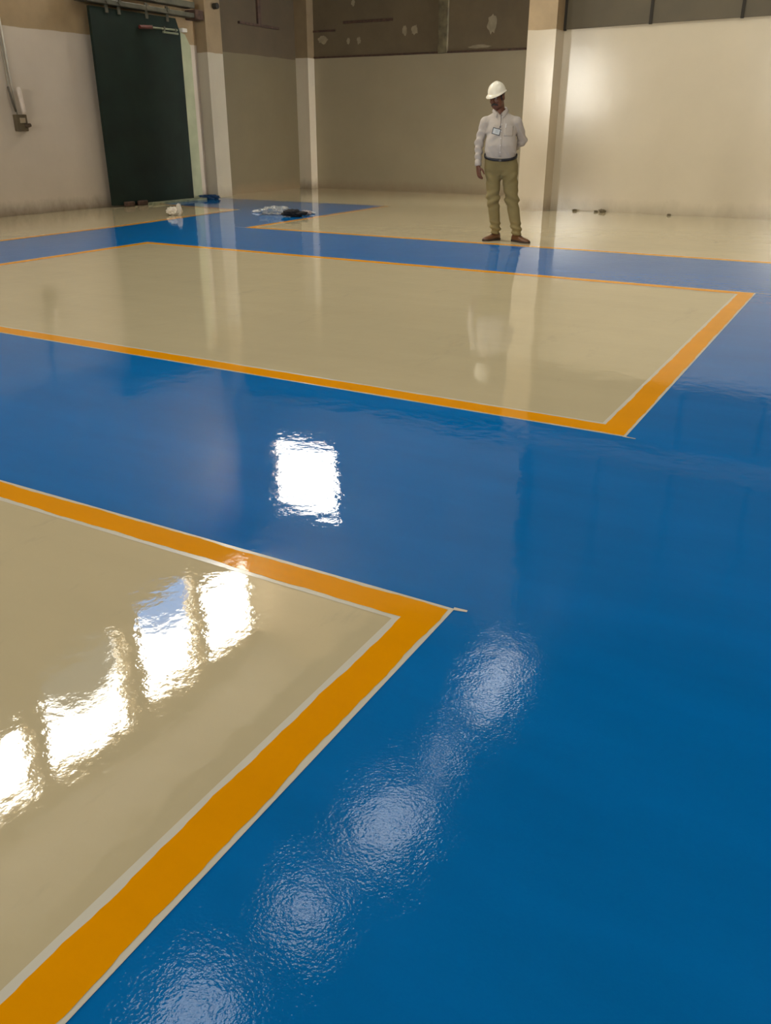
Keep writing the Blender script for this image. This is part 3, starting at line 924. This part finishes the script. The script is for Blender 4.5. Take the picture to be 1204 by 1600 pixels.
S.folds(shirt_folds)
sl, X, Y, Z = S.region(S.lo, S.lo + (S.n - 1) * S.h)
vneck = np.where((Y < 0.02) & (np.abs(X + 0.167) < 0.09), Z - (1.398 + 1.1 * np.abs(X + 0.167)), -1.0)
S.F = np.maximum(S.F, vneck.astype(np.float32))
dz = S.cut((0, 0, 0.845), (0, 0, -1)); S.F = np.maximum(S.F, dz.astype(np.float32))
shirt = field_obj('shirt', S, M['shirt'], man, 1)

# trousers
T = Field((-0.36, -0.30, 0.05), (0.22, 0.20, 1.02), 0.006)
T.stack([(0.755, -0.120, 0.0, 0.150, 0.085), (0.80, -0.122, 0.0, 0.186, 0.116), (0.86, -0.124, 0.0, 0.195, 0.130), (0.92, -0.131, -0.004, 0.188, 0.134), (0.965, -0.136, -0.008, 0.184, 0.136)], 0.02)
T.cone(HIR, KNR, 0.100, 0.074, 0.025); T.cone(KNR, (ANR[0], ANR[1], 0.125), 0.074, 0.058, 0.02)
T.cone(HIL, KNL, 0.102, 0.077, 0.03); T.cone(KNL, (ANL[0], ANL[1], 0.115), 0.077, 0.058, 0.02)


def trouser_folds(X, Y, Z):
    lg = np.clip((0.78 - Z) / 0.1, 0, 1)
    f = 0.012 * np.sin(60 * Z + 34 * np.abs(X + 0.11)) * lg * np.clip(1 - np.abs(Z - 0.47) / 0.14, 0, 1)
    f = f + 0.010 * np.sin(95 * Z + 20 * X) * np.clip((0.26 - Z) / 0.1, 0, 1)
    f = f + 0.011 * np.sin(50 * Z - 45 * np.abs(X + 0.12)) * np.clip(1 - np.abs(Z - 0.72) / 0.09, 0, 1)
    return f


T.folds(trouser_folds)
T.F = np.maximum(T.F, T.cut((0, 0, 0.075), (0, 0, -1)).astype(np.float32))
# waistband dips at the front under the belly
sl, X, Y, Z = T.region(T.lo, T.lo + (T.n - 1) * T.h)
T.F = np.maximum(T.F, (Z - (0.966 + 0.30 * Y)).astype(np.float32))
trousers = field_obj('trousers', T, M['trouser'], man, 1)

# belt: a band around the waist
mb = MB(); ring = []
nb = 60
for i in range(nb):
    a = 2 * PI * i / nb
    ca, sa = math.cos(a), math.sin(a)
    for da, zz in ((0.0, -0.015), (0.008, -0.014), (0.008, 0.014), (0.0, 0.015)):
        x, y = -0.134 + (0.189 + da) * ca, -0.008 + (0.143 + da) * sa
        ring.append((x, y, 0.962 + 0.30 * y + zz))
mb.add(ring, [(4 * i + k, 4 * i + (k + 1) % 4, 4 * ((i + 1) % nb) + (k + 1) % 4, 4 * ((i + 1) % nb) + k) for i in range(nb) for k in range(4)])
belt = mb.build('belt', M['belt'], man, True)
MB().box((-0.152, -0.163, 0.899), (-0.118, -0.155, 0.929), 0.003).build('buckle', M['metal'], belt)

dg = bpy.context.evaluated_depsgraph_get()


def surf_of(o):
    me = o.data
    return BVHTree.FromPolygons([v.co[:] for v in me.vertices], [p.vertices[:] for p in me.polygons])


ST = surf_of(shirt)


def front(x, z, off=0.0):
    h_ = ST.ray_cast(Vector((x, -1, z)), Vector((0, 1, 0)))
    y = h_[0].y if h_[0] is not None else -0.15
    return (x, y - off, z)


# collar: stand and two pointed leaves
def strip(name, rows, mat, parent, thick=0.003):
    """rows of points -> sheet with thickness"""
    n, m = len(rows), len(rows[0])
    v = [Vector(p) for r in rows for p in r]
    bm = bmesh.new()
    bv = [bm.verts.new(p) for p in v]
    for i in range(n - 1):
        for j in range(m - 1):
            bm.faces.new((bv[i * m + j], bv[i * m + j + 1], bv[(i + 1) * m + j + 1], bv[(i + 1) * m + j]))
    bmesh.ops.recalc_face_normals(bm, faces=bm.faces[:])
    bmesh.ops.solidify(bm, geom=bm.faces[:], thickness=thick)
    me = bpy.data.meshes.new(name); bm.to_mesh(me); bm.free()
    me.materials.append(mat)
    me.polygons.foreach_set('use_smooth', [True] * len(me.polygons))
    o = bpy.data.objects.new(name, me); COL.objects.link(o); o.parent = parent
    return o


NC = (-0.166, 0.012)
rows = []
for i in range(33):
    u = i / 32; a = -PI / 2 + 0.36 + (2 * PI - 0.72) * u       # from front round the back to front
    ca, sa = math.cos(a), math.sin(a)
    frontness = max(0.0, -sa)
    zt = 1.480 + 0.006 * sa - 0.062 * frontness ** 2
    rt = 0.068 + 0.002 * frontness
    dropz = 0.040 + 0.022 * frontness ** 4
    rows.append([(NC[0] + rt * ca, NC[1] + rt * sa, zt - 0.028), (NC[0] + (rt + 0.002) * ca, NC[1] + (rt + 0.002) * sa, zt),
                 (NC[0] + (rt + 0.008) * ca, NC[1] + (rt + 0.008) * sa, zt - 0.004),
                 (NC[0] + (rt + 0.030) * ca, NC[1] + (rt + 0.030 + 0.02 * frontness) * sa, zt - dropz)])
strip('collar', rows, M['shirt'], shirt)
for z in (1.375, 1.30, 1.225, 1.15, 1.075, 1.0):
    p = front(-0.142, z, 0.0)
    MB().tube([p, (p[0], p[1] - 0.005, p[2])], 0.006, 10).build('button', M['paper'], shirt)
# placket
rows = []
for k in range(24):
    z = 1.40 - k * (1.40 - 0.95) / 23
    rows.append([front(-0.158, z, -0.002), front(-0.157, z, 0.0025), front(-0.127, z, 0.0025), front(-0.126, z, -0.002)])
strip('placket', rows, M['shirt'], shirt, 0.002)
rows = []
for k in range(9):
    z = 1.285 - k * 0.014
    rows.append([front(-0.105 + j * 0.0125, z, 0.003) for j in range(9)])
strip('chest_pocket', rows, M['shirt'], shirt, 0.002)
for W_, E_ in ((WRR, ELR), (WRL, ELL)):
    w_, e_ = Vector(W_), Vector(E_)
    d_ = (w_ - e_).normalized()
    MB().tube([w_ - d_ * 0.045, w_ - d_ * 0.04, w_ + d_ * 0.016, w_ + d_ * 0.020], [0.036, 0.0395, 0.0385, 0.034], 18).build('cuff', M['shirt'], shirt, True)
# pen, badge and cord
pp = front(-0.090, 1.305, 0.010); pq = front(-0.092, 1.262, 0.008)
MB().tube([pp, pq], 0.0055, 8).build('pen', M['paper'], man)
bd = empty('identity_badge'); bd.parent = man
bc = Vector(front(-0.198, 1.222, 0.010))
bc.y = min(front(-0.198 + u, 1.222 + v)[1] for u in (-0.05, 0, 0.05) for v in (-0.04, 0, 0.04)) - 0.010
th = math.radians(-14)


def bpnt(u, v, y): return (bc.x + u * math.cos(th) - v * math.sin(th), bc.y + y, bc.z + u * math.sin(th) + v * math.cos(th))


bq = MB().prism([(-0.048, -0.036), (0.048, -0.036), (0.048, 0.036), (-0.048, 0.036)], lambda u, v: bpnt(u, v, 0), lambda u, v: bpnt(u, v, 0.005))
bq.build('badge_holder', simple('dark_badge_frame', (0.05, 0.05, 0.06), 0.4), bd)
bq = MB().prism([(-0.039, -0.027), (0.039, -0.027), (0.039, 0.027), (-0.039, 0.027)], lambda u, v: bpnt(u, v, -0.001), lambda u, v: bpnt(u, v, 0.003))
bq.build('badge_card', simple('grey_card', (0.48, 0.50, 0.50), 0.3), bd)
bq = MB()
for k in range(3):
    bq.prism([(-0.012, 0.012 - k * 0.013), (0.028, 0.012 - k * 0.013), (0.028, 0.017 - k * 0.013), (-0.012, 0.017 - k * 0.013)], lambda u, v: bpnt(u, v, -0.0016), lambda u, v: bpnt(u, v, 0.002))
bq.build('badge_print', simple('grey_ink', (0.2, 0.22, 0.25), 0.5), bd)
cpts = [tuple(Vector((-0.155, -0.062, 1.425))), front(-0.153, 1.36, 0.006), front(-0.152, 1.30, 0.007), front(-0.155, 1.268, 0.008), bpnt(0.02, 0.036, 0.0)]
MB().tube(cpts, 0.0028, 6).build('badge_cord', simple('dark_cord', (0.08, 0.07, 0.075), 0.7), bd)
MB().tube([front(-0.155, 1.272, 0.004), front(-0.155, 1.272, 0.014)], 0.010, 10).build('cord_reel', simple('grey_reel', (0.12, 0.11, 0.12), 0.4), bd)


# shoes
def shoe(heel, toe, name):
    heel = Vector((*heel, 0)); toe = Vector((*toe, 0)); ax = (toe - heel); L = ax.length; ax.normalize(); sd = Vector((ax.y, -ax.x, 0))
    prof = [(0.00, 0.020, 0.060), (0.02, 0.031, 0.088), (0.10, 0.036, 0.098), (0.24, 0.037, 0.098), (0.36, 0.037, 0.088), (0.48, 0.041, 0.070),
            (0.62, 0.047, 0.057), (0.76, 0.048, 0.049), (0.88, 0.041, 0.043), (0.96, 0.026, 0.036), (1.0, 0.010, 0.028)]
    nn = 16
    root = empty(name); root.parent = man
    up = MB(); v = []
    for t_, w_, h_ in prof:
        for k in range(nn):
            a = PI * k / (nn - 1)
            cx = math.copysign(abs(math.cos(a)) ** 0.7, math.cos(a)) * w_
            v.append(heel + ax * L * t_ + sd * cx + Vector((0, 0, 0.018 + (h_ - 0.018) * math.sin(a) ** 0.85)))
    f = [(i * nn + k, i * nn + k + 1, (i + 1) * nn + k + 1, (i + 1) * nn + k) for i in range(len(prof) - 1) for k in range(nn - 1)]
    f += [(i * nn + nn - 1, i * nn, (i + 1) * nn, (i + 1) * nn + nn - 1) for i in range(len(prof) - 1)]
    f += [tuple(range(nn)), tuple(reversed(range((len(prof) - 1) * nn, len(prof) * nn)))]
    up.add(v, f)
    u = up.build('shoe_upper', M['shoe'], root, True)
    so = MB(); pl_ = []
    for t_, w_, h_ in prof: pl_.append((t_, w_ + 0.004))
    poly = [(-0.012, 0.0)] + pl_ + [(1.015, 0.0)] + [(t_, -w_) for t_, w_ in reversed(pl_)]
    mp = lambda t_, w_, z: tuple(heel + ax * L * t_ + sd * w_ + Vector((0, 0, z)))
    so.prism(poly, lambda a, b: mp(a, b, 0.002), lambda a, b: mp(a, b, 0.022))
    so.build('sole', M['sole'], root)
    lc = MB()
    for t_ in (0.40, 0.46, 0.52):
        h_ = np.interp(t_, [p[0] for p in prof], [p[2] for p in prof])
        lc.tube([mp(t_, -0.018, h_ - 0.004), mp(t_ + 0.01, 0, h_ + 0.003), mp(t_, 0.018, h_ - 0.004)], 0.003, 6)
    lc.build('laces', M['sole'], root)
    return root


shoe((-0.102, 0.045), (-0.288, -0.165), 'shoe')
shoe((0.068, -0.090), (0.262, -0.310), 'shoe')


# helmet in the head frame
def helmet():
    nphi = 64
    rows = []
    cz = 0.052
    prof = []
    for k in range(13):
        a = PI / 2 * (1 - k / 12)
        prof.append((math.cos(a), math.sin(a)))
    V = []; F_ = []
    lay = []
    for c_, s_ in prof:
        lay.append(('dome', c_, s_))
    lay += [('brim_top',), ('brim_edge',), ('brim_low',), ('in', 1.0, -0.02), ('in', 0.95, 0.3), ('in', 0.6, 0.78), ('in', 0.05, 0.96)]
    for L in lay:
        for i in range(nphi):
            ph = 2 * PI * i / nphi
            x, y = math.sin(ph), math.cos(ph)          # y=-1 is the front
            fr = max(0.0, -y)
            rx, ry, rz = 0.099, 0.117, 0.108
            pk = 0.010 + 0.044 * max(0, (fr - 0.35) / 0.65) ** 0.8
            if L[0] == 'dome':
                rdg = 0.005 * math.exp(-(x * L[1] / 0.16) ** 2) * (1 if L[2] > 0.25 else 0.0)
                q = (x * rx * L[1], y * ry * L[1] + 0.008, cz + rz * L[2] + rdg)
            elif L[0] == 'brim_top':
                q = (x * (rx + 0.004), y * (ry + 0.004) + 0.008, cz - 0.002 - 0.006 * fr)
            elif L[0] == 'brim_edge':
                q = (x * (rx + 0.007 + pk * 0.35), y * (ry + pk) + 0.008, cz - 0.008 - 0.020 * fr)
            elif L[0] == 'brim_low':
                q = (x * (rx + 0.006 + pk * 0.35), y * (ry + pk - 0.001) + 0.008, cz - 0.012 - 0.020 * fr)
            else:
                q = (x * (rx - 0.004) * L[1], y * (ry - 0.004) * L[1] + 0.008, cz + (rz - 0.004) * L[2])
            V.append(tuple(H(*q)))
    n = len(lay)
    for j in range(n - 1):
        for i in range(nphi):
            F_.append((j * nphi + i, j * nphi + (i + 1) % nphi, (j + 1) * nphi + (i + 1) % nphi, (j + 1) * nphi + i))
    F_.append(tuple(range((n - 1) * nphi, n * nphi)))
    F_.append(tuple(range(nphi)))
    mb = MB(); mb.add(V, F_)
    return mb.build('helmet', M['helmet'], man, True)


helmet()
# hair round the temples and nape, moustache, eyes, brows
Hf = Field((-0.36, -0.20, 1.44), (-0.05, 0.13, 1.76), 0.0045)
Hf.ell(H(0, 0.020, 0.032), (0.0785, 0.092, 0.090), 0.01, Rh)
for sx in (-1, 1): Hf.ell(H(sx * 0.074, -0.022, -0.005), (0.006, 0.012, 0.034), 0.008, Rh)
P_ = H(0, -0.048, 0.0); n_ = Rh @ np.array([0, -1.0, 0.1])
keep = Hf.cut(P_, n_)
Hf.F = np.maximum(Hf.F, keep.astype(np.float32))
field_obj('hair', Hf, M['hair'], man, 1)
Mf = Field(tuple(H(0, -0.09, -0.055) - 0.06), tuple(H(0, -0.09, -0.055) + 0.06), 0.003)
for sx in (-1, 1): Mf.cone(tuple(H(0, -0.100, -0.050)), tuple(H(sx * 0.036, -0.078, -0.068)), 0.012, 0.009, 0.004)
field_obj('moustache', Mf, M['hair'], man, 1)
for sx in (-1, 1):
    bm = bmesh.new(); bmesh.ops.create_uvsphere(bm, u_segments=16, v_segments=10, radius=0.0115)
    bmesh.ops.translate(bm, verts=bm.verts[:], vec=Vector(H(sx * 0.030, -0.080, 0.007)))
    me = bpy.data.meshes.new('eye'); bm.to_mesh(me); bm.free(); me.materials.append(M['eye'])
    o = bpy.data.objects.new('eye', me); COL.objects.link(o); o.parent = man
    MB().tube([tuple(H(sx * 0.030, -0.0905, 0.004)), tuple(H(sx * 0.030, -0.0925, 0.004))], 0.0048, 10).build('iris', M['hair'], o)
    MB().tube([tuple(H(sx * 0.012, -0.096, 0.028)), tuple(H(sx * 0.030, -0.098, 0.034)), tuple(H(sx * 0.050, -0.080, 0.029))], 0.0035, 6).build('eyebrow', M['hair'], man)
